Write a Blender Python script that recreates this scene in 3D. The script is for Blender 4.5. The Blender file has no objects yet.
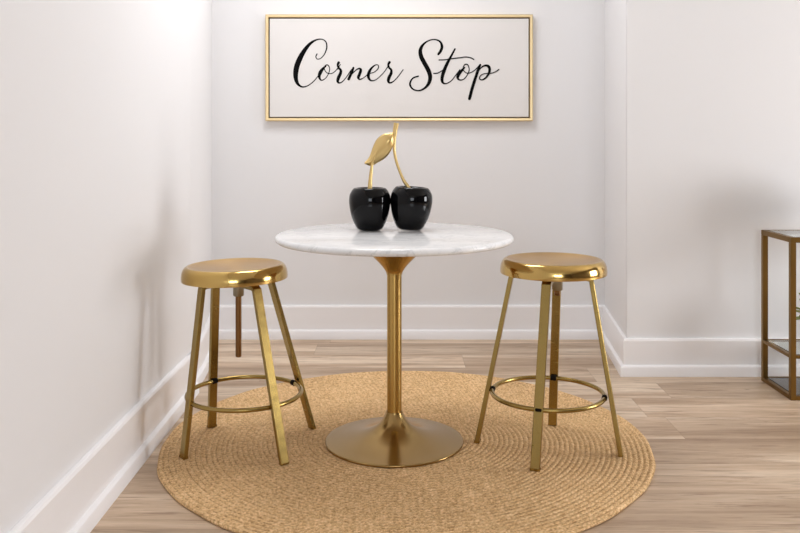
import bpy, bmesh, math, random
from mathutils import Vector, Matrix
random.seed(4)
SC = bpy.context.scene
COL = SC.collection
PI = math.pi

# ------------------------------------------------------------ camera
F, HZ, CH = 850.0, 136.0, 1.09            # focal length px, horizon row, camera height m
cd = bpy.data.cameras.new('camera'); cam = bpy.data.objects.new('camera', cd); COL.objects.link(cam)
cam.location = (0, 0, CH); cam.rotation_euler = (PI/2, 0, 0)
cd.sensor_fit = 'HORIZONTAL'; cd.sensor_width = 36; cd.lens = 36*F/800
cd.shift_y = -(266.5-HZ)/800; cd.clip_start = 0.05
SC.camera = cam

# ------------------------------------------------------------ world, light, exposure
w = bpy.data.worlds.new('world'); SC.world = w; w.use_nodes = True
w.node_tree.nodes['Background'].inputs[0].default_value = (0.75, 0.85, 1, 1)
w.node_tree.nodes['Background'].inputs[1].default_value = 1.0
def area(name, loc, rot, sx, sy, power, col):
    l = bpy.data.lights.new(name, 'AREA'); l.shape = 'RECTANGLE'; l.size = sx; l.size_y = sy
    l.energy = power; l.color = col
    o = bpy.data.objects.new(name, l); COL.objects.link(o); o.location = loc; o.rotation_euler = rot
    return o
# daylight outside the window of the right wall, outside the rear windows, and an unseen ceiling light placed to brighten the back wall
area('daylight_right', (4.76, 2.45, 1.05), (0, PI/2, 0), 1.2, 1.3, 105, (0.97, 0.98, 1.0))
area('daylight_rear', (0.5, -5.06, 1.5), (PI/2, 0, 0), 2.4, 1.7, 95, (0.88, 0.94, 1.0))
area('ceiling_fill', (-0.2, 3.5, 2.66), (0, 0, 0), 0.8, 0.8, 20, (0.99, 0.99, 1.0))
SC.view_settings.view_transform = 'Standard'
SC.view_settings.look = 'None'
SC.view_settings.gamma = 1.0
SC.view_settings.use_curve_mapping = False
SC.view_settings.exposure = 0.2

# ------------------------------------------------------------ materials
def srgb(r, g, b):
    f = lambda c: (c/255/12.92) if c/255 <= 0.04045 else ((c/255+0.055)/1.055)**2.4
    return (f(r), f(g), f(b), 1)
def mat(name, col, rough=0.5, metal=0.0, **kw):
    m = bpy.data.materials.new(name); m.use_nodes = True
    b = m.node_tree.nodes['Principled BSDF']
    b.inputs['Base Color'].default_value = col
    b.inputs['Roughness'].default_value = rough
    b.inputs['Metallic'].default_value = metal
    for k, v in kw.items(): b.inputs[k.replace('_', ' ')].default_value = v
    return m
class NT:
    def __init__(s, m): s.m = m; s.t = m.node_tree; s.b = s.t.nodes['Principled BSDF']
    def n(s, typ, **kw):
        x = s.t.nodes.new(typ)
        for k, v in kw.items(): setattr(x, k, v)
        return x
    def l(s, a, b): s.t.links.new(a, b)
    def math(s, op, a, b=None, c=None):
        x = s.n('ShaderNodeMath', operation=op)
        for i, v in enumerate((a, b, c)):
            if v is None: continue
            if hasattr(v, 'is_linked') or hasattr(v, 'links'): s.l(v, x.inputs[i])
            else: x.inputs[i].default_value = v
        return x.outputs[0]
    def noise(s, vec, scale, detail=4, rough=0.5, dist=0.0):
        x = s.n('ShaderNodeTexNoise'); x.inputs['Scale'].default_value = scale
        x.inputs['Detail'].default_value = detail; x.inputs['Roughness'].default_value = rough
        x.inputs['Distortion'].default_value = dist
        if vec: s.l(vec, x.inputs['Vector'])
        return x.outputs['Fac']
    def ramp(s, fac, stops):
        x = s.n('ShaderNodeValToRGB'); e = x.color_ramp.elements
        while len(e) < len(stops): e.new(0.5)
        for i, (p, c) in enumerate(stops): e[i].position = p; e[i].color = c
        s.l(fac, x.inputs[0]); return x.outputs[0]
    def mix(s, fac, a, b, blend='MIX'):
        x = s.n('ShaderNodeMix', data_type='RGBA', blend_type=blend)
        if isinstance(fac, float): x.inputs[0].default_value = fac
        else: s.l(fac, x.inputs[0])
        for i, v in ((6, a), (7, b)):
            if isinstance(v, tuple): x.inputs[i].default_value = v
            else: s.l(v, x.inputs[i])
        return x.outputs[2]
    def bump(s, h, strength, dist):
        x = s.n('ShaderNodeBump'); x.inputs['Strength'].default_value = strength; x.inputs['Distance'].default_value = dist
        s.l(h, x.inputs['Height']); s.l(x.outputs[0], s.b.inputs['Normal'])
    def obj(s): return s.n('ShaderNodeTexCoord').outputs['Object']
    def scale(s, vec, sc):
        x = s.n('ShaderNodeMapping'); x.inputs['Scale'].default_value = sc; s.l(vec, x.inputs[0]); return x.outputs[0]

def paint(name, col, rough=0.6):
    m = mat(name, col, rough); t = NT(m)
    t.bump(t.noise(t.obj(), 180, 3), 0.06, 0.002)
    return m
M = {}
M['wall'] = paint('wall_paint', srgb(229, 228, 229), 0.55)
M['ceiling'] = paint('ceiling_paint', srgb(236, 234, 231), 0.8)
M['far'] = paint('taupe_paint', srgb(128, 116, 106), 0.7)  # unseen walls kept dark for deeper metal reflections and less bounce
M['trim'] = paint('trim_paint', srgb(240, 238, 239), 0.35)

def wood():
    m = mat('laminate_oak', (0.5, 0.4, 0.3, 1), 0.42); t = NT(m); v = t.obj()
    sp = t.n('ShaderNodeSeparateXYZ'); t.l(v, sp.inputs[0]); x, y = sp.outputs[0], sp.outputs[1]
    P = 0.235
    yy = t.math('DIVIDE', t.math('SUBTRACT', y, 2.825-20*P), P)
    row = t.math('FLOOR', yy); fy = t.math('FRACT', yy)
    wn = t.n('ShaderNodeTexWhiteNoise', noise_dimensions='1D'); t.l(row, wn.inputs['W'])
    xx = t.math('ADD', t.math('DIVIDE', x, 1.5), t.math('MULTIPLY', wn.outputs['Value'], 1.0))
    colm = t.math('FLOOR', xx); fx = t.math('FRACT', xx)
    wn2 = t.n('ShaderNodeTexWhiteNoise', noise_dimensions='2D')
    cb = t.n('ShaderNodeCombineXYZ'); t.l(row, cb.inputs[0]); t.l(colm, cb.inputs[1]); t.l(cb.outputs[0], wn2.inputs['Vector'])
    pid = wn2.outputs['Value']
    # grain coordinates shifted per plank
    g = t.n('ShaderNodeCombineXYZ')
    t.l(t.math('ADD', x, t.math('MULTIPLY', pid, 37.0)), g.inputs[0])
    t.l(t.math('ADD', y, t.math('MULTIPLY', pid, 13.0)), g.inputs[1])
    gv = g.outputs[0]
    broad = t.noise(t.scale(gv, (0.5, 6, 1)), 1.6, 4, 0.5, 0.5)
    fine = t.noise(t.scale(gv, (3.5, 50, 1)), 2.0, 6, 0.68, 0.6)
    streak = t.noise(t.scale(gv, (1.6, 20, 1)), 1.7, 6, 0.65, 1.6)
    c1 = t.ramp(broad, [(0.32, srgb(168, 142, 116)), (0.5, srgb(200, 175, 149)), (0.66, srgb(226, 207, 184))])
    c2 = t.mix(t.ramp(streak, [(0.33, (0.75, 0.75, 0.75, 1)), (0.47, (0, 0, 0, 1)), (1, (0, 0, 0, 1))]), c1, srgb(146, 118, 94))
    c3 = t.mix(0.7, c2, t.ramp(fine, [(0.3, (0.70, 0.68, 0.65, 1)), (0.65, (1.04, 1.04, 1.04, 1))]), 'MULTIPLY')
    tone = t.ramp(pid, [(0, (0.87, 0.86, 0.85, 1)), (1, (1.08, 1.07, 1.06, 1))])
    c4 = t.mix(1.0, c3, tone, 'MULTIPLY')
    vo = t.n('ShaderNodeTexVoronoi'); vo.inputs['Scale'].default_value = 1.0; t.l(t.scale(gv, (2.2, 8, 1)), vo.inputs['Vector'])
    knot = t.ramp(vo.outputs['Distance'], [(0.0, (1, 1, 1, 1)), (0.10, (0, 0, 0, 1))])
    c5 = t.mix(t.math('MULTIPLY', knot, 0.45), c4, srgb(140, 112, 90))
    e = t.math('MINIMUM', fy, t.math('SUBTRACT', 1.0, fy))
    ex = t.math('MULTIPLY', t.math('MINIMUM', fx, t.math('SUBTRACT', 1.0, fx)), 6.4)
    seam = t.ramp(t.math('MINIMUM', e, ex), [(0.0, (1, 1, 1, 1)), (0.012, (0, 0, 0, 1))])
    c6 = t.mix(t.math('MULTIPLY', seam, 0.3), c5, srgb(105, 85, 68))
    t.l(c6, t.b.inputs['Base Color'])
    t.bump(t.math('SUBTRACT', t.math('MULTIPLY', fine, 0.3), seam), 0.25, 0.001)
    return m
M['wood'] = wood()

PITCH = 0.0175
def jute():
    m = mat('braided_jute', srgb(205, 170, 115), 0.9); t = NT(m); v = t.obj()
    sp = t.n('ShaderNodeSeparateXYZ'); t.l(v, sp.inputs[0]); x, y = sp.outputs[0], sp.outputs[1]
    r = t.math('SQRT', t.math('ADD', t.math('MULTIPLY', x, x), t.math('MULTIPLY', y, y)))
    th = t.math('ARCTAN2', y, x)
    rr = t.math('DIVIDE', r, PITCH); ring = t.math('FLOOR', rr); fr = t.math('FRACT', rr)
    rc = t.math('MULTIPLY', t.math('ADD', ring, 0.5), PITCH)
    arc = t.math('DIVIDE', t.math('MULTIPLY', th, rc), 0.020)
    v_ = t.math('ABSOLUTE', t.math('SUBTRACT', fr, 0.5))
    ph = t.math('ADD', arc, t.math('ADD', t.math('MULTIPLY', v_, 1.6), t.math('MULTIPLY', ring, 0.37)))
    f = t.math('FRACT', ph)
    tri = t.math('ABSOLUTE', t.math('SUBTRACT', t.math('MULTIPLY', f, 2.0), 1.0))      # 1 at strand gaps
    n1 = t.noise(v, 140, 5, 0.8); n2 = t.noise(v, 5, 3, 0.5); n3 = t.noise(v, 70, 3, 0.6)
    base = t.ramp(n1, [(0.30, srgb(150, 110, 64)), (0.48, srgb(224, 184, 134)), (0.70, srgb(252, 226, 184))])
    base = t.mix(0.55, base, t.ramp(n3, [(0.3, (0.74, 0.70, 0.64, 1)), (0.65, (1.08, 1.07, 1.05, 1))]), 'MULTIPLY')
    base = t.mix(0.6, base, t.ramp(n2, [(0.3, (0.88, 0.87, 0.85, 1)), (0.7, (1.05, 1.05, 1.04, 1))]), 'MULTIPLY')
    gap = t.ramp(tri, [(0.72, (0, 0, 0, 1)), (1.0, (0.4, 0.4, 0.4, 1))])
    groove = t.math('MULTIPLY', t.ramp(v_, [(0.36, (0, 0, 0, 1)), (0.5, (0.7, 0.7, 0.7, 1))]), t.ramp(n3, [(0.35, (1, 1, 1, 1)), (0.6, (0.25, 0.25, 0.25, 1))]))
    mx = t.math('MAXIMUM', gap, groove)
    t.l(t.mix(mx, base, srgb(140, 104, 60)), t.b.inputs['Base Color'])
    h = t.math('ADD', t.math('MULTIPLY', t.math('SUBTRACT', 1.0, mx), 1.0), t.math('MULTIPLY', n1, 0.5))
    t.bump(h, 0.8, 0.003)
    t.b.inputs['Specular IOR Level'].default_value = 0.2
    return m
M['jute'] = jute()

def marble():
    m = mat('white_marble', (0.8, 0.8, 0.8, 1), 0.09); t = NT(m); v = t.obj()
    a = t.noise(t.scale(v, (1, 1.6, 1)), 3.2, 7, 0.62, 1.4)
    vein = t.ramp(t.math('ABSOLUTE', t.math('SUBTRACT', a, 0.5)), [(0.0, (0.28, 0.28, 0.28, 1)), (0.02, (0, 0, 0, 1))])
    b = t.noise(v, 9, 6, 0.65, 0.8)
    base = t.ramp(b, [(0.3, srgb(228, 229, 231)), (0.6, srgb(243, 243, 243))])
    c = t.noise(v, 60, 4, 0.7)
    base = t.mix(0.35, base, t.ramp(c, [(0.3, (0.8, 0.81, 0.82, 1)), (0.6, (1, 1, 1, 1))]), 'MULTIPLY')
    t.l(t.mix(vein, base, srgb(150, 155, 160)), t.b.inputs['Base Color'])
    return m
M['marble'] = marble()

def metal(name, col, rough, aniso=0.0, var=0.05, scale=(8, 8, 8)):
    m = mat(name, col, rough, 1.0); t = NT(m); v = t.obj()
    n = t.noise(t.scale(v, scale), 3, 4, 0.6)
    t.l(t.math('ADD', t.math('MULTIPLY', n, 2*var), rough-var), t.b.inputs['Roughness'])
    if aniso:
        t.b.inputs['Anisotropic'].default_value = aniso; t.b.inputs['Anisotropic Rotation'].default_value = 0.25
        tg = t.n('ShaderNodeTangent', direction_type='RADIAL', axis='Z'); t.l(tg.outputs[0], t.b.inputs['Tangent'])
    return m
M['gold_column'] = metal('brushed_gold', srgb(186, 154, 90), 0.25, 0.7, 0.01)
M['gold_base'] = metal('satin_champagne_gold', srgb(160, 132, 84), 0.22, 0.6, 0.01)
M['gold_polished'] = metal('polished_brass', srgb(200, 168, 102), 0.13, 0, 0.06)
M['gold_leg'] = metal('aged_brass', srgb(160, 136, 80), 0.24, 0, 0.10, (6, 6, 14))
M['gold_top'] = metal('brushed_brass_seat', srgb(196, 162, 112), 0.36, 0.5, 0.05)
M['gold_frame'] = metal('soft_gold_frame', srgb(232, 208, 162), 0.36)
M['gold_leaf'] = metal('satin_gold_leaf', srgb(208, 180, 122), 0.36, 0, 0.08, (20, 20, 20))
M['steel'] = metal('dull_steel', srgb(150, 140, 118), 0.35)
M['shelf'] = metal('antique_brass', srgb(136, 106, 58), 0.38)
M['screw'] = metal('dark_bronze', srgb(128, 92, 56), 0.35)
M['dark'] = mat('dark_weld', srgb(24, 17, 11), 0.8, Specular_IOR_Level=0.1)
M['gap'] = mat('dark_backing', srgb(60, 46, 34), 0.8)
M['canvas'] = paint('canvas_white', srgb(224, 221, 219), 0.75)
M['ink'] = mat('black_ink', srgb(8, 8, 8), 0.8, Specular_IOR_Level=0.1)
M['cherry'] = mat('black_gloss', (0.0025, 0.0025, 0.003, 1), 0.04, 0, Specular_IOR_Level=0.2)
M['glass'] = mat('shelf_glass', (0.86, 0.92, 0.88, 1), 0.02, 0, Transmission_Weight=1.0, IOR=1.3)
M['smoke'] = mat('smoked_glass', (0.10, 0.09, 0.08, 1), 0.15, 0.0)
M['leafgreen'] = mat('olive_leaf', srgb(142, 150, 84), 0.5)
M['vase'] = paint('taupe_ceramic', srgb(150, 134, 118), 0.5)
M['pot'] = paint('stone_pot', srgb(196, 188, 174), 0.7)

# ------------------------------------------------------------ mesh helpers
def link(name, bm, m, parent=None, smooth=True, angle=40):
    me = bpy.data.meshes.new(name)
    bmesh.ops.recalc_face_normals(bm, faces=bm.faces)
    bm.to_mesh(me); bm.free()
    for mm in (m if isinstance(m, (list, tuple)) else [m]): me.materials.append(mm)
    o = bpy.data.objects.new(name, me); COL.objects.link(o)
    if parent: o.parent = parent
    if smooth:
        for p in me.polygons: p.use_smooth = True
        try: me.set_sharp_from_angle(angle=math.radians(angle))
        except Exception: pass
    return o
def struct(name, bm, m, **k):
    o = link(name, bm, m, **k); o['kind'] = 'structure'; return o
def thing(name, label, cat, loc=(0, 0, 0), group=None):
    o = bpy.data.objects.new(name, None); COL.objects.link(o); o.location = loc
    o['label'] = label; o['category'] = cat
    if group: o['group'] = group
    return o
def box(bm, x0, x1, y0, y1, z0, z1, bev=0):
    r = bmesh.ops.create_cube(bm, size=1)
    vs = r['verts']
    for v in vs: v.co = Vector(((x0+x1)/2+v.co.x*(x1-x0), (y0+y1)/2+v.co.y*(y1-y0), (z0+z1)/2+v.co.z*(z1-z0)))
    if bev:
        es = list({e for v in vs for e in v.link_edges})
        bmesh.ops.bevel(bm, geom=es, offset=bev, segments=2, affect='EDGES')
def lathe(bm, prof, seg=64, cx=0, cy=0, mi=None):
    rings = []
    for (r, z) in prof:
        if r < 1e-6: rings.append([bm.verts.new((cx, cy, z))])
        else: rings.append([bm.verts.new((cx+r*math.cos(2*PI*i/seg), cy+r*math.sin(2*PI*i/seg), z)) for i in range(seg)])
    for k in range(len(rings)-1):
        a, b = rings[k], rings[k+1]
        for i in range(seg):
            j = (i+1) % seg
            if len(a) == 1 and len(b) == 1: continue
            if len(a) == 1: f = bm.faces.new((a[0], b[i], b[j]))
            elif len(b) == 1: f = bm.faces.new((a[i], a[j], b[0]))
            else: f = bm.faces.new((a[i], a[j], b[j], b[i]))
            if mi: f.material_index = mi(k)
def tube(bm, pts, rad, seg=14, cap=True):
    pts = [Vector(p) for p in pts]; n = len(pts)
    rad = rad if isinstance(rad, (list, tuple)) else [rad]*n
    rings = []; up = None
    for i, p in enumerate(pts):
        d = (pts[min(i+1, n-1)]-pts[max(i-1, 0)]).normalized()
        if up is None: up = d.orthogonal().normalized()
        up = (up-d*up.dot(d)).normalized(); s = d.cross(up)
        rings.append([bm.verts.new(p+(up*math.cos(2*PI*k/seg)+s*math.sin(2*PI*k/seg))*rad[i]) for k in range(seg)])
    for i in range(n-1):
        for k in range(seg):
            j = (k+1) % seg
            bm.faces.new((rings[i][k], rings[i][j], rings[i+1][j], rings[i+1][k]))
    if cap: bm.faces.new(rings[0]); bm.faces.new(rings[-1])
def catmull(pts, n=8):
    P = [Vector(p) for p in pts]; P = [P[0]*2-P[1]]+P+[P[-1]*2-P[-2]]
    out = []
    for i in range(1, len(P)-2):
        a, b, c, d = P[i-1:i+3]
        for k in range(n):
            t = k/n
            out.append(0.5*((2*b)+(c-a)*t+(2*a-5*b+4*c-d)*t*t+(3*b-a-3*c+d)*t**3))
    out.append(P[-2]); return out

# ------------------------------------------------------------ room
BW, SW = 4.586, 3.882                       # back wall and stub wall planes
RX0, RX1 = 1.034, 1.104                     # return wall
LW = [(-0.886, -5.0), (-0.888, 2.9), (-0.893, 3.35), (-0.925, 3.95), (-1.015, BW)]
bm = bmesh.new(); box(bm, -1.4, 4.9, -5.2, 4.9, -0.1, 0); struct('floor', bm, M['wood'], smooth=False)
bm = bmesh.new(); box(bm, -1.4, 4.9, -5.2, 4.9, 2.7, 2.8); struct('ceiling', bm, M['ceiling'], smooth=False)
bm = bmesh.new(); box(bm, -1.4, 1.4, BW, BW+0.12, 0, 2.7); struct('wall_back', bm, M['wall'], smooth=False)
def prism(bm, poly, z0, z1):
    a = [bm.verts.new((x, y, z0)) for x, y in poly]; b = [bm.verts.new((x, y, z1)) for x, y in poly]
    n = len(poly)
    bm.faces.new(a[::-1]); bm.faces.new(b)
    for i in range(n): bm.faces.new((a[i], a[(i+1) % n], b[(i+1) % n], b[i]))
LS = [(v.x, v.y) for v in catmull([(x, y, 0) for x, y in LW], 8)]
bm = bmesh.new(); prism(bm, LS+[(-1.3, BW), (-1.3, -5.0)], 0, 2.7); struct('wall_left', bm, M['wall'])
bm = bmesh.new(); prism(bm, [(RX0, SW), (4.72, SW), (4.72, BW), (RX1, BW)], 0, 2.7)
es = [e for e in bm.edges if abs(e.verts[0].co.x-RX0) < 1e-4 and abs(e.verts[1].co.x-RX0) < 1e-4]
bmesh.ops.bevel(bm, geom=es, offset=0.004, segments=2, affect='EDGES')
struct('wall_right_projection', bm, M['wall'], smooth=False)
# right wall with a window opening (y 1.3..3.4), rear wall with a wide opening
WY0, WY1, WZ0, WZ1 = 1.8, 3.1, 0.4, 1.7
bm = bmesh.new()
box(bm, 4.6, 4.72, -5.0, WY0, 0, 2.7); box(bm, 4.6, 4.72, WY1, SW, 0, 2.7)
box(bm, 4.6, 4.72, WY0, WY1, 0, WZ0); box(bm, 4.6, 4.72, WY0, WY1, WZ1, 2.7)
struct('wall_right', bm, M['far'], smooth=False)
RA, RB = -0.7, 1.7
bm = bmesh.new()
box(bm, -1.3, RA, -5.0, -4.9, 0, 2.7); box(bm, RB, 4.72, -5.0, -4.9, 0, 2.7)
box(bm, RA, RB, -5.0, -4.9, 0, 0.75); box(bm, RA, RB, -5.0, -4.9, 2.35, 2.7)
struct('wall_rear', bm, M['far'], smooth=False)
bm = bmesh.new(); box(bm, -0.63, 0.23, 3.07, 3.93, 2.67, 2.70, .004); struct('fill_light_trim', bm, M['trim'], smooth=False)   # housing added over the ceiling fill light
def window_frame(name, bars):
    bm = bmesh.new()
    for b in bars: box(bm, *b)
    struct(name, bm, M['trim'], smooth=False)
T = 0.05
bars = [(4.63, 4.68, WY0, WY0+T, WZ0, WZ1), (4.63, 4.68, WY1-T, WY1, WZ0, WZ1), (4.63, 4.68, WY0+T, WY1-T, WZ0, WZ0+T), (4.63, 4.68, WY0+T, WY1-T, WZ1-T, WZ1)]
bars += [(4.635, 4.675, y-0.02, y+0.02, WZ0+T, WZ1-T) for y in (2.45,)]
window_frame('window_1', bars)
bars = [(RA, RA+T, -4.98, -4.93, 0.75, 2.35), (RB-T, RB, -4.98, -4.93, 0.75, 2.35), (RA+T, RB-T, -4.98, -4.93, 0.75, 0.8), (RA+T, RB-T, -4.98, -4.93, 2.3, 2.35)]
bars += [(x-0.05, x+0.05, -4.975, -4.935, 0.8, 2.3) for x in (0.1, 0.9)]
window_frame('window_2', bars)

# baseboards: profile swept along a floor polyline, outward direction given per point
def baseboard(name, pts, outs, hs):
    bm = bmesh.new(); rings = []
    for (x, y), (ox, oy), H in zip(pts, outs, hs):
        prof = [(0, 0), (0.036, 0), (0.036, 0.036), (0.033, 0.044), (0.027, 0.048), (0.018, 0.050), (0.018, H-0.010), (0.014, H-0.002), (0.009, H), (0, H)]
        rings.append([bm.verts.new((x+ox*p, y+oy*p, h)) for p, h in prof])
    n = len(rings[0])
    for i in range(len(rings)-1):
        for k in range(n):
            bm.faces.new((rings[i][k], rings[i][(k+1) % n], rings[i+1][(k+1) % n], rings[i+1][k]))
    bm.faces.new(rings[0]); bm.faces.new(rings[-1])
    return struct(name, bm, M['trim'], angle=25)
def lh(y):
    K = [(-9, .192), (2.6, .192), (3.16, .184), (3.48, .176), (3.9, .170), (9, .178)]
    for (a, ha), (b, hb) in zip(K, K[1:]):
        if a <= y <= b: return ha+(hb-ha)*(y-a)/(b-a)
# the ends are mitred into the back wall's board
baseboard('baseboard_left', [(x+0.0005, min(y, BW)) for x, y in LS], [(1, 0)]*(len(LS)-1)+[(1, -1)], [lh(y) for x, y in LS])
baseboard('baseboard_back', [(LW[-1][0], BW), (RX1, BW)], [(1, -1), (-1, -1)], [.179, .179])
baseboard('baseboard_return', [(RX1, BW), (RX0, SW)], [(-1, -1), (-1, -1)], [.179, .168])
baseboard('baseboard_right', [(RX0, SW), (4.6, SW)], [(-1, -1), (-1, -1)], [.168, .168])

# ------------------------------------------------------------ rug
RUG_T = 0.012
rug_c = (0.02, 3.053)
bm = bmesh.new(); prof = [(0, RUG_T)]
NR = 49
for k in range(NR):
    for q in (0, .25, .5, .75):
        prof.append(((k+q)*PITCH+0.0005, RUG_T-0.0032*(abs(q-0.5)*2)**2))
prof += [(NR*PITCH, RUG_T-0.004), (NR*PITCH+0.002, RUG_T-0.007), (NR*PITCH, 0.001), (0, 0.001)]
lathe(bm, prof, 256)
# hand-made edge: a slight waver of the outline
for v in bm.verts:
    r = math.hypot(v.co.x, v.co.y)
    if r > 0.5:
        th = math.atan2(v.co.y, v.co.x); s = 1+((r-0.5)/0.36)*(0.003*math.sin(5*th+1)+0.0025*math.sin(11*th)+0.0015*math.sin(23*th+2))
        v.co.x *= s; v.co.y *= s
rug = link('round_rug', bm, M['jute'], angle=80)
rug.location = (rug_c[0], rug_c[1], 0)
rug['label'] = 'round braided natural jute rug on the wood floor under the table'; rug['category'] = 'rug'

# ------------------------------------------------------------ table
TX, TY = -0.020, 3.0
t = thing('pedestal_table', 'round white marble bistro table on a brushed gold trumpet pedestal', 'table', (TX, TY, RUG_T))
z = -RUG_T
TH = 0.745
bm = bmesh.new()
lathe(bm, [(0, TH+z), (0.405, TH+z), (0.4125, TH-.002+z), (0.4165, TH-.006+z), (0.4185, TH-.0115+z), (0.4165, TH-.018+z), (0.409, TH-.0235+z), (0.395, TH-.025+z), (0, TH-.025+z)], 160)
link('tabletop', bm, M['marble'], t, angle=60)
bm = bmesh.new()
lathe(bm, [(0.0, 0.690+z), (0.026, .690+z), (.026, .10+z), (0.0, .10+z)], 64)
link('column', bm, M['gold_column'], t)
bm = bmesh.new()
lathe(bm, [(0, .7199+z), (.114, .7199+z), (.115, .714+z), (.104, .697+z), (.088, .678+z), (.072, .661+z), (.057, .646+z), (.045, .633+z), (.036, .621+z), (.0305, .612+z), (.0285, .607+z), (.0285, .603+z), (.0262, .602+z), (0, .602+z)], 64)
link('top_mount', bm, M['gold_column'], t, angle=30)
bm = bmesh.new()
bp = [(0, .108), (.0285, .108), (.029, .105), (.031, .100), (.037, .088), (.046, .074), (.060, .060), (.080, .047), (.105, .036), (.135, .0265), (.170, .019), (.202, .0135), (.233, .0095), (.2415, .0080), (.243, .0055), (.242, .0006), (0, .0006)]
cp = catmull([(r, h, 0) for r, h in bp[1:-3]], 4)
lathe(bm, [(0, .108)]+[(v.x, v.y) for v in cp]+bp[-3:], 128)
link('base', bm, M['gold_base'], t, angle=50)

# ------------------------------------------------------------ stools
def leg_mesh(top, foot, cen, width=0.031, thick=0.016):
    """flat bar: bracket under the seat, bend, straight run down to the foot"""
    top, foot, cen = Vector(top), Vector(foot), Vector(cen)
    d = Vector((foot.x-cen.x, foot.y-cen.y, 0)); d0 = Vector((top.x-cen.x, top.y-cen.y, 0))
    rad = (foot-top); rad.z = 0; rad = d0.normalized()
    tan = Vector((-rad.y, rad.x, 0)).normalized()
    start = cen+rad*0.035; start.z = top.z
    run = foot-top
    path = [start, top-rad*0.016, top-rad*0.007+Vector((0, 0, -0.0015)), top+run.normalized()*0.007, top+run.normalized()*0.018, foot]
    bm = bmesh.new(); rings = []
    for i, p in enumerate(path):
        dd = (path[min(i+1, len(path)-1)]-path[max(i-1, 0)]).normalized()
        if i == 0: dd = rad.copy()
        nrm = tan.cross(dd).normalized()
        if i == len(path)-1:
            nrm = Vector((rad.x, rad.y, 0)).normalized()*(1 if nrm.dot(rad) > 0 else -1)
        hw, ht, c = width/2, thick/2, 0.0018
        sec = [(-hw+c, -ht), (hw-c, -ht), (hw, -ht+c), (hw, ht-c), (hw-c, ht), (-hw+c, ht), (-hw, ht-c), (-hw, -ht+c)]
        rings.append([bm.verts.new(p+tan*a+nrm*b) for a, b in sec])
    n = 8
    for i in range(len(rings)-1):
        for k in range(n): bm.faces.new((rings[i][k], rings[i][(k+1) % n], rings[i+1][(k+1) % n], rings[i+1][k]))
    bm.faces.new(rings[0]); bm.faces.new(rings[-1])
    return bm, rad, tan
def stool(label, seat_c, seat_top, feet, top_angles, screw_bottom, tilt, zr):
    feet = [(x*.989, y*.989) for x, y in feet]
    sx, sy = seat_c
    fx = sum(f[0] for f in feet)/4; fy = sum(f[1] for f in feet)/4
    t = thing('bar_stool', label, 'stool', (fx, fy, RUG_T), 'brass stools beside the table')
    def L(x, y, z): return Vector((x-fx, y-fy, z-RUG_T))
    ztop = seat_top-0.052                     # underside of the seat
    zb = seat_top-.064                                # level of the brackets
    # seat
    prof = [(0, -.011), (.06, -.0105), (.11, -.009), (.140, -.006), (.154, -.002), (.162, 0), (.168, -.001), (.174, -.005), (.179, -.012), (.183, -.022), (.1850, -.034), (.1855, -.045), (.1848, -.050), (.182, -.051), (.178, -.047), (.174, -.030), (.165, -.020), (0, -.020)]
    bm = bmesh.new(); lathe(bm, prof, 96, mi=lambda k: 1 if k < 5 else 0)
    Rm = Matrix.Rotation(math.radians(tilt), 4, 'Y')
    bmesh.ops.transform(bm, matrix=Matrix.Translation(L(sx, sy, seat_top)) @ Rm, verts=bm.verts)
    link('seat', bm, [M['gold_polished'], M['gold_top']], t, angle=35)
    # centre hub plate and screw
    bm = bmesh.new(); o = L(sx+.014, sy, 0)
    lathe(bm, [(0, zb+.012), (.045, zb+.012), (.045, zb-.006), (0.019, zb-.006), (.019, zb-.044), (.017, zb-.047), (0, zb-.047)], 28, o.x, o.y)
    for v in bm.verts: v.co.z -= RUG_T
    link('hub', bm, M['steel'], t, angle=35)
    bm = bmesh.new()
    pr = [(0, seat_top-.021), (.0105, seat_top-.021)]
    zz = zb-.045
    while zz > screw_bottom+.012: pr += [(.0112, zz), (.0098, zz-.0025)]; zz -= .005
    pr += [(.0105, screw_bottom+.01), (.0105, screw_bottom+.003), (.007, screw_bottom), (0, screw_bottom)]
    lathe(bm, pr, 20, o.x, o.y)
    for v in bm.verts: v.co.z -= RUG_T
    link('height_screw', bm, M['screw'], t, angle=60)
    # legs
    cen = L(sx, sy, zb)
    ringpts = []
    for (px, py), a in zip(feet, top_angles):
        A = math.radians(a[0])
        top = L(sx+a[1]*math.cos(A), sy+a[1]*math.sin(A), zb)
        foot = L(px, py, RUG_T+0.006)
        bm, rad, tan = leg_mesh(top, foot, cen)
        lg = link('leg', bm, M['gold_leg'], t, angle=30)
        bm = bmesh.new()
        rd = rad
        for v in bmesh.ops.create_cube(bm, size=1)['verts']:
            c = v.co.copy(); v.co = foot+rd*(c.x*.0165)+tan*(c.y*.0315)+Vector((0, 0, c.z*.006-.0024))
        bmesh.ops.bevel(bm, geom=bm.edges[:], offset=.001, segments=1, affect='EDGES')
        link('foot_cap', bm, M['gold_leg'], lg, angle=30)
        k = (zb-zr)/(zb-foot.z-RUG_T)
        ringpts.append((top.lerp(foot, k), rad))
    cx = sum(p.x for p, r in ringpts)/4; cy = sum(p.y for p, r in ringpts)/4
    R = sum(math.hypot(p.x-cx, p.y-cy) for p, r in ringpts)/4-.0135
    bm = bmesh.new(); seg = 96
    rings = []
    for i in range(seg):
        a = 2*PI*i/seg; e = Vector((math.cos(a), math.sin(a), 0))
        rings.append([bm.verts.new(Vector((cx, cy, zr-RUG_T))+e*(R+.0078*math.cos(b))+Vector((0, 0, .0078*math.sin(b)))) for b in [2*PI*j/12 for j in range(12)]])
    for i in range(seg):
        for j in range(12):
            bm.faces.new((rings[i][j], rings[(i+1) % seg][j], rings[(i+1) % seg][(j+1) % 12], rings[i][(j+1) % 12]))
    link('foot_ring', bm, M['gold_leg'], t, angle=80)
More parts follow.
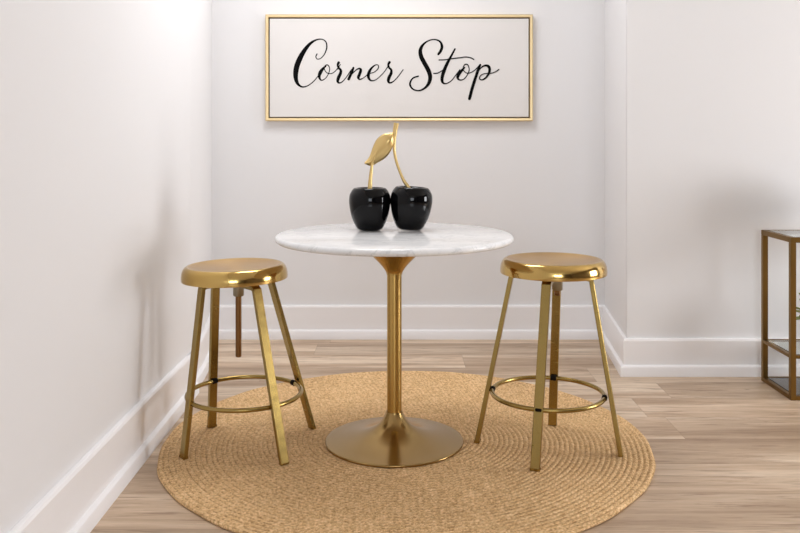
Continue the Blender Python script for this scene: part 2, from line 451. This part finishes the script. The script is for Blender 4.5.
    for p, r in ringpts:
        d = Vector((p.x-cx, p.y-cy, 0)).normalized()
        q = Vector((cx, cy, zr-RUG_T))+d*R; tn = Vector((-d.y, d.x, 0))
        bm = bmesh.new(); tube(bm, [q-tn*.011, q-tn*.009, q+tn*.009, q+tn*.011], [.0082, .0098, .0098, .0082], 16)
        link('weld_joint', bm, M['dark'], t)
    return t
stool('brass stool left of the table, long threaded screw hanging below its seat',
      (-0.584, 3.00), 0.637,
      [(-.705, 3.185), (-.732, 2.878), (-.385, 2.822), (-.328, 3.168)], [(130, .140), (219, .124), (311, .146), (41, .146)], 0.31, -1.2, .188)
stool('brass stool right of the table, one flat leg straight to the front',
      (0.538, 2.985), 0.660,
      [(.575, 3.205), (.276, 3.030), (.441, 2.772), (.752, 2.898)], [(74, .146), (165, .146), (251, .146), (345, .130)], 0.53, 0, .196)

# ------------------------------------------------------------ cherries on the table
CX, CY, CZ, S = -0.033, 3.12, TH, 1/272.0
t = thing('cherry_sculpture', 'pair of glossy black cherries with gold stems and leaf, standing on the marble tabletop', 'ornament', (CX, CY, CZ))
def PX(px, py, dy=0.0): return Vector(((px-400)*S-CX, dy, (HZ-py)*S+CH-CZ))
cprof = [(0, 0.2), (8, 0.1), (11, 0.8), (13.5, 3), (16.5, 9), (18.8, 16), (20.3, 24), (20.8, 30), (20.2, 36), (18.3, 40.0), (16.2, 42.7), (14.2, 43.3), (12.2, 42.4), (9.5, 39.5), (5, 36.8), (0, 36)]
for px, ang, sc, yo in ((369.8, 0, 1.0, 0.0), (409.6, 3.5, 1.01, 0.0)):
    bm = bmesh.new()
    cp = catmull([(r, h, 0) for r, h in cprof], 4)
    lathe(bm, [(max(0, v.x)*S*sc if 0 < i < len(cp)-1 else 0, v.y*S*sc*.975) for i, v in enumerate(cp)], 64)
    o = PX(px, 232); o.z = 0.0005
    bmesh.ops.transform(bm, matrix=Matrix.Translation(o) @ Matrix.Rotation(math.radians(ang), 4, 'Y'), verts=bm.verts)
    lo = min(v.co.z for v in bm.verts)
    for v in bm.verts: v.co.z -= lo
    link('cherry', bm, M['cherry'], t, angle=80)
bm = bmesh.new()
P = [PX(370.2, 197), PX(370, 188), PX(370.4, 180), PX(371.4, 170), PX(372.6, 162), PX(374.5, 156, -.003), PX(378, 150, -.004)]
tube(bm, catmull(P, 5), [(2.7-1.5*min(1, i/20))*S for i in range(5*6+1)])
link('stem', bm, M['gold_leaf'], t)
bm = bmesh.new()
P = [PX(410.5, 195), PX(408.6, 188), PX(403.5, 180), (PX(399.3, 170)), PX(396, 160), PX(394.3, 150), PX(394.2, 141), PX(395, 132), PX(396.4, 123)]
Q = catmull(P, 5); n = len(Q)
tube(bm, Q, [(2.4-1.0*min(1, i/12) if i < 24 else 1.4+1.3*((i-24)/(n-25))**1.2)*S for i in range(n)])
link('stem', bm, M['gold_leaf'], t)
# leaf: two edge curves, cupped surface with a midrib
Lf = catmull([(364.3, 163.2, 0), (369.5, 157, 0), (373.2, 147, 0), (377, 139.5, 0), (383, 134.6, 0), (389, 133.3, 0), (393.3, 132.8, 0)], 5)
Rt = catmull([(364.3, 163.2, 0), (371, 165.6, 0), (378, 162.2, 0), (385, 158, 0), (390.5, 151, 0), (393.6, 142, 0), (393.3, 132.8, 0)], 5)
bm = bmesh.new(); NJ = 10; grid = []
for i, (a, b) in enumerate(zip(Lf, Rt)):
    row = []
    u = i/(len(Lf)-1)
    for j in range(NJ+1):
        s = j/NJ; p = a.lerp(b, s)
        wv = math.sin(PI*u)**0.7
        dy = wv*(-0.016+0.020*abs(s-0.5)*2+0.0035*math.exp(-((s-.5)/.07)**2))+0.010*math.sin(2*PI*u)
        row.append(bm.verts.new(PX(p.x, p.y, dy)))
    grid.append(row)
for i in range(len(grid)-1):
    for j in range(NJ): bm.faces.new((grid[i][j], grid[i][j+1], grid[i+1][j+1], grid[i+1][j]))
bmesh.ops.remove_doubles(bm, verts=bm.verts, dist=1e-5)
lf = link('leaf', bm, M['gold_leaf'], t, angle=80)
md = lf.modifiers.new('s', 'SOLIDIFY'); md.thickness = 0.004; md.offset = 0

# ------------------------------------------------------------ sign
FY = BW-0.038
k = FY/F
sx0, sx1 = (265.3-400)*k, (533-400)*k
sz1, sz0 = CH+(HZ-14.3)*k, CH+(HZ-121)*k
t = thing('framed_sign', 'gold framed white sign reading Corner Stop in black script, hung on the back wall', 'sign', ((sx0+sx1)/2, BW, (sz0+sz1)/2))
ox, oz = (sx0+sx1)/2, (sz0+sz1)/2
fw = 0.0165
bm = bmesh.new()
def fr(x, z, y): return bm.verts.new((x-ox, y-BW, z-oz))
# mitred moulding: outer bevel, front lip, inner drop
sec = [(0, BW-0.0005), (0, FY+.004), (.004, FY), (fw-.003, FY), (fw, FY+.003), (fw, BW-0.0005)]
rings = []
for d, y in sec:
    rings.append([fr(sx0+d, sz0+d, y), fr(sx1-d, sz0+d, y), fr(sx1-d, sz1-d, y), fr(sx0+d, sz1-d, y)])
for a in range(len(rings)):
    b = (a+1) % len(rings)
    for i in range(4):
        j = (i+1) % 4
        bm.faces.new((rings[a][i], rings[a][j], rings[b][j], rings[b][i]))
link('frame', bm, M['gold_frame'], t, angle=20)
bm = bmesh.new(); box(bm, sx0+fw-ox, sx1-fw-ox, -0.010, -0.001, sz0+fw-oz, sz1-fw-oz); link('backing', bm, M['gap'], t, smooth=False)
g = 0.0055
bm = bmesh.new(); box(bm, sx0+fw+g-ox, sx1-fw-g-ox, -0.030, -0.0101, sz0+fw+g-oz, sz1-fw-g-oz, 0.0015); link('canvas', bm, M['canvas'], t, smooth=False)
CYP = BW-0.0302
kc = CYP/F
def stroke(bm, crop, pts, n=7):
    """pen stroke: (x, y, width) in a magnified crop -> flat raised ribbon on the canvas"""
    X0, Y0, sc = crop
    P = catmull([(X0+x/sc, Y0+y/sc, w_*1.15/sc) for x, y, w_ in pts], n)
    stroke.k += 1; yy = -0.0302-0.00012*stroke.k-0.0003
    L, R = [], []
    for i, p in enumerate(P):
        a, b = P[max(i-1, 0)], P[min(i+1, len(P)-1)]
        d = Vector((b.x-a.x, b.y-a.y)); d = d.normalized() if d.length > 1e-6 else Vector((1, 0))
        nrm = Vector((-d.y, d.x)); hw = max(p.z, 0.38)/2
        for lst, s in ((L, 1), (R, -1)):
            x = p.x+nrm.x*hw*s; y = p.y+nrm.y*hw*s
            lst.append(bm.verts.new(((x-400)*kc-ox, yy, CH+(HZ-y)*kc-oz)))
    for i in range(len(P)-1): bm.faces.new((L[i], L[i+1], R[i+1], R[i]))
    # round ends
    for p in (P[0], P[-1]):
        hw = max(p.z, 0.38)/2
        vs = [bm.verts.new(((p.x+hw*math.cos(q*PI/5)-400)*kc-ox, yy-0.00004, CH+(HZ-(p.y+hw*math.sin(q*PI/5)))*kc-oz)) for q in range(10)]
        bm.faces.new(vs)
stroke.k = 0
A = (275, 30, 7.615); B = (325, 30, 7.612); Cc = (400, 30, 7.1); D = (440, 30, 7.1)
bm = bmesh.new()
stroke(bm, A, [(320, 183, 8), (311, 203, 7), (322, 221, 6), (348, 216, 6), (376, 185, 7), (394, 135, 9), (388, 92, 8), (360, 71, 7), (318, 74, 10), (272, 100, 18), (232, 145, 26), (198, 200, 33), (170, 265, 36), (158, 325, 34), (160, 375, 27), (176, 413, 18), (208, 433, 10), (248, 425, 7), (290, 395, 6), (325, 355, 7), (345, 325, 12)])
stroke(bm, A, [(388, 275, 8), (368, 292, 17), (346, 322, 24), (337, 355, 18), (352, 382, 9), (382, 370, 6), (408, 332, 6), (416, 292, 6), (402, 267, 7), (382, 272, 7), (376, 298, 6), (396, 326, 6), (428, 332, 6), (458, 314, 6), (482, 285, 6)])
stroke(bm, B, [(104, 248, 18), (97, 268, 14), (106, 290, 14), (120, 306, 16), (118, 330, 20), (103, 362, 22), (97, 390, 18), (108, 403, 10), (134, 392, 7), (165, 356, 6), (195, 312, 8), (216, 290, 10)])
stroke(bm, A, [(475, 300, 6), (485, 285, 6), (497, 262, 6)])
stroke(bm, B, [(216, 288, 14), (206, 318, 17), (190, 352, 18), (180, 374, 18)])
stroke(bm, B, [(182, 372, 6), (206, 336, 6), (240, 302, 8), (264, 294, 13), (272, 308, 18), (262, 338, 20), (254, 362, 18), (266, 376, 9), (296, 362, 6), (332, 334, 6), (372, 322, 6), (402, 296, 7), (407, 272, 7), (388, 265, 7), (356, 288, 13), (334, 325, 20), (332, 362, 18), (352, 385, 10), (388, 378, 6), (432, 340, 6), (466, 298, 6), (486, 262, 7)])
stroke(bm, B, [(491, 246, 18), (482, 264, 14), (488, 286, 14), (504, 304, 15), (503, 330, 19), (488, 360, 21), (482, 388, 18), (494, 402, 11), (522, 390, 7), (558, 352, 6), (595, 302, 6)])
link('lettering', bm, M['ink'], t, smooth=False)
bm = bmesh.new()
stroke(bm, Cc, [(272, 172, 14), (288, 150, 17), (298, 118, 17), (285, 84, 12), (250, 68, 8), (208, 74, 8), (166, 102, 14), (145, 142, 22), (150, 188, 26), (174, 236, 27), (202, 288, 27), (214, 334, 25), (204, 378, 20), (176, 412, 13), (138, 430, 9), (100, 424, 9), (76, 402, 11), (72, 374, 11), (92, 342, 9), (130, 328, 9)])
stroke(bm, Cc, [(390, 135, 10), (366, 180, 13), (338, 232, 18), (314, 286, 21), (299, 338, 20), (302, 370, 15), (324, 381, 8), (362, 362, 6), (395, 322, 6), (425, 282, 6)])
stroke(bm, Cc, [(240, 309, 7), (270, 305, 7), (305, 285, 6)])
stroke(bm, Cc, [(277, 213, 7), (322, 211, 7), (375, 203, 7), (426, 197, 7), (464, 192, 7), (500, 197, 7), (524, 209, 7)])
stroke(bm, D, [(175, 266, 8), (152, 290, 17), (130, 320, 20), (126, 342, 14), (142, 355, 8), (170, 348, 6), (198, 312, 6), (207, 278, 6), (196, 247, 7), (176, 246, 7), (164, 268, 6), (172, 294, 6), (196, 307, 6), (228, 298, 6), (256, 276, 6), (280, 250, 7)])
stroke(bm, D, [(285, 248, 13), (270, 285, 17), (250, 345, 18), (228, 415, 19), (209, 488, 18)])
stroke(bm, D, [(262, 318, 6), (280, 282, 6), (308, 256, 10), (338, 254, 15), (352, 276, 17), (346, 308, 14), (326, 338, 11), (300, 354, 8), (281, 346, 7), (288, 324, 6), (316, 310, 6), (358, 308, 6), (392, 298, 6), (418, 280, 7)])
link('lettering', bm, M['ink'], t, smooth=False)

# ------------------------------------------------------------ brass and glass shelf unit
X0, X1, Y0, Y1 = 1.610, 2.20, 3.50, 3.79
HT = 0.672; b = 0.022
t = thing('shelf_unit', 'low brass framed shelf unit with glass shelves against the right wall', 'shelf', ((X0+X1)/2, (Y0+Y1)/2, 0))
cx, cy = (X0+X1)/2, (Y0+Y1)/2
def lb(bm, x0, x1, y0, y1, z0, z1, bev=.0012): box(bm, x0-cx, x1-cx, y0-cy, y1-cy, z0, z1, bev)
for x in (X0, X1-b):
    for y in (Y0, Y1-b):
        bm = bmesh.new(); lb(bm, x, x+b, y, y+b, 0, HT-b); link('post', bm, M['shelf'], t, smooth=False)
for z0, h in ((0.0005, .018), (.172, .014), (HT-b, b)):
    e = 0.0 if z0 > .5 else b
    y0, y1 = Y0, Y1
    bm = bmesh.new()
    lb(bm, X0+e, X1-e, y0, y0+.018, z0, z0+h); lb(bm, X0+e, X1-e, y1-.018, y1, z0, z0+h)
    if z0 > .5: lb(bm, X0, X0+.018, y0+.018, y1-.018, z0, z0+h); lb(bm, X1-.018, X1, y0+.018, y1-.018, z0, z0+h)
    else: lb(bm, X0, X0+.018, y0+b, y1-b, z0, z0+h); lb(bm, X1-.018, X1, y0+b, y1-b, z0, z0+h)
    fr_ = link('shelf_frame', bm, M['shelf'], t, smooth=False)
    bm = bmesh.new(); q = .0185
    lb(bm, X0+q+.004, X1-q-.004, y0+q+.004, y1-q-.004, z0+h-.006, z0+h-.0005, .0005)
    link('shelf_panel', bm, M['smoke'] if z0 < .1 else M['glass'], fr_, smooth=False)

# leafy plant on the middle shelf, mostly beyond the picture's right edge
bx, by, bz = 1.816, 3.645, 0.186
t = thing('potted_plant', 'olive green leaves at the right picture edge, on the shelf unit', 'plant', (bx, by, bz))
bm = bmesh.new()
lathe(bm, [(0, 0), (.050, 0), (.054, .003), (.066, .10), (.068, .107), (.064, .108), (.060, .098), (0, .096)], 40)
link('pot', bm, M['pot'], t, angle=40)
for i in range(22):
    a = PI+ (i*2.399963) ; lean = 0.55+0.5*((i*7) % 5)/4; ln = .075+.05*((i*3) % 4)/3
    if i < 4: a, lean, ln = PI+(0, .3, -.3, .12)[i], (1.0, 1.15, 1.1, 1.3)[i], (.12, .115, .115, .13)[i]
    bm = bmesh.new(); g = []
    for u in range(7):
        s = u/6; r = .012+ln*s*math.sin(lean)*1.1; h = .096+ln*math.cos(lean)*s*1.3-.045*s*s*lean+.03*s
        wd = (.030 if i < 4 else .020)*math.sin(PI*min(1, s*.93+.07))**.8
        d = Vector((math.cos(a), math.sin(a), 0)); n_ = Vector((-d.y, d.x, 0))
        g.append([bm.verts.new(d*r+n_*wd*q+Vector((0, 0, h+.006*abs(q)))) for q in (-1, 0, 1)])
    for u in range(6):
        for q in range(2): bm.faces.new((g[u][q], g[u][q+1], g[u+1][q+1], g[u+1][q]))
    lf = link('leaf', bm, M['leafgreen'], t, angle=80)
    md = lf.modifiers.new('s', 'SOLIDIFY'); md.thickness = .002

# ceramic vase added on the unit, out of view, to shade the wall
bm = bmesh.new()
lathe(bm, [(0, 0), (.060, 0), (.066, .004), (.105, .060), (.118, .110), (.108, .160), (.075, .195), (.052, .215), (.050, .228), (.060, .240), (.055, .240), (.045, .226), (.046, .214), (.06, .19), (.09, .15), (.10, .10), (0, .02)], 64)
v = link('vase', bm, M['vase'], angle=60)
v.location = (1.96, 3.66, HT+.0005)
v['label'] = 'taupe ceramic vase added unseen on top of the shelf unit to shade the wall, past the right picture edge'; v['category'] = 'vase'
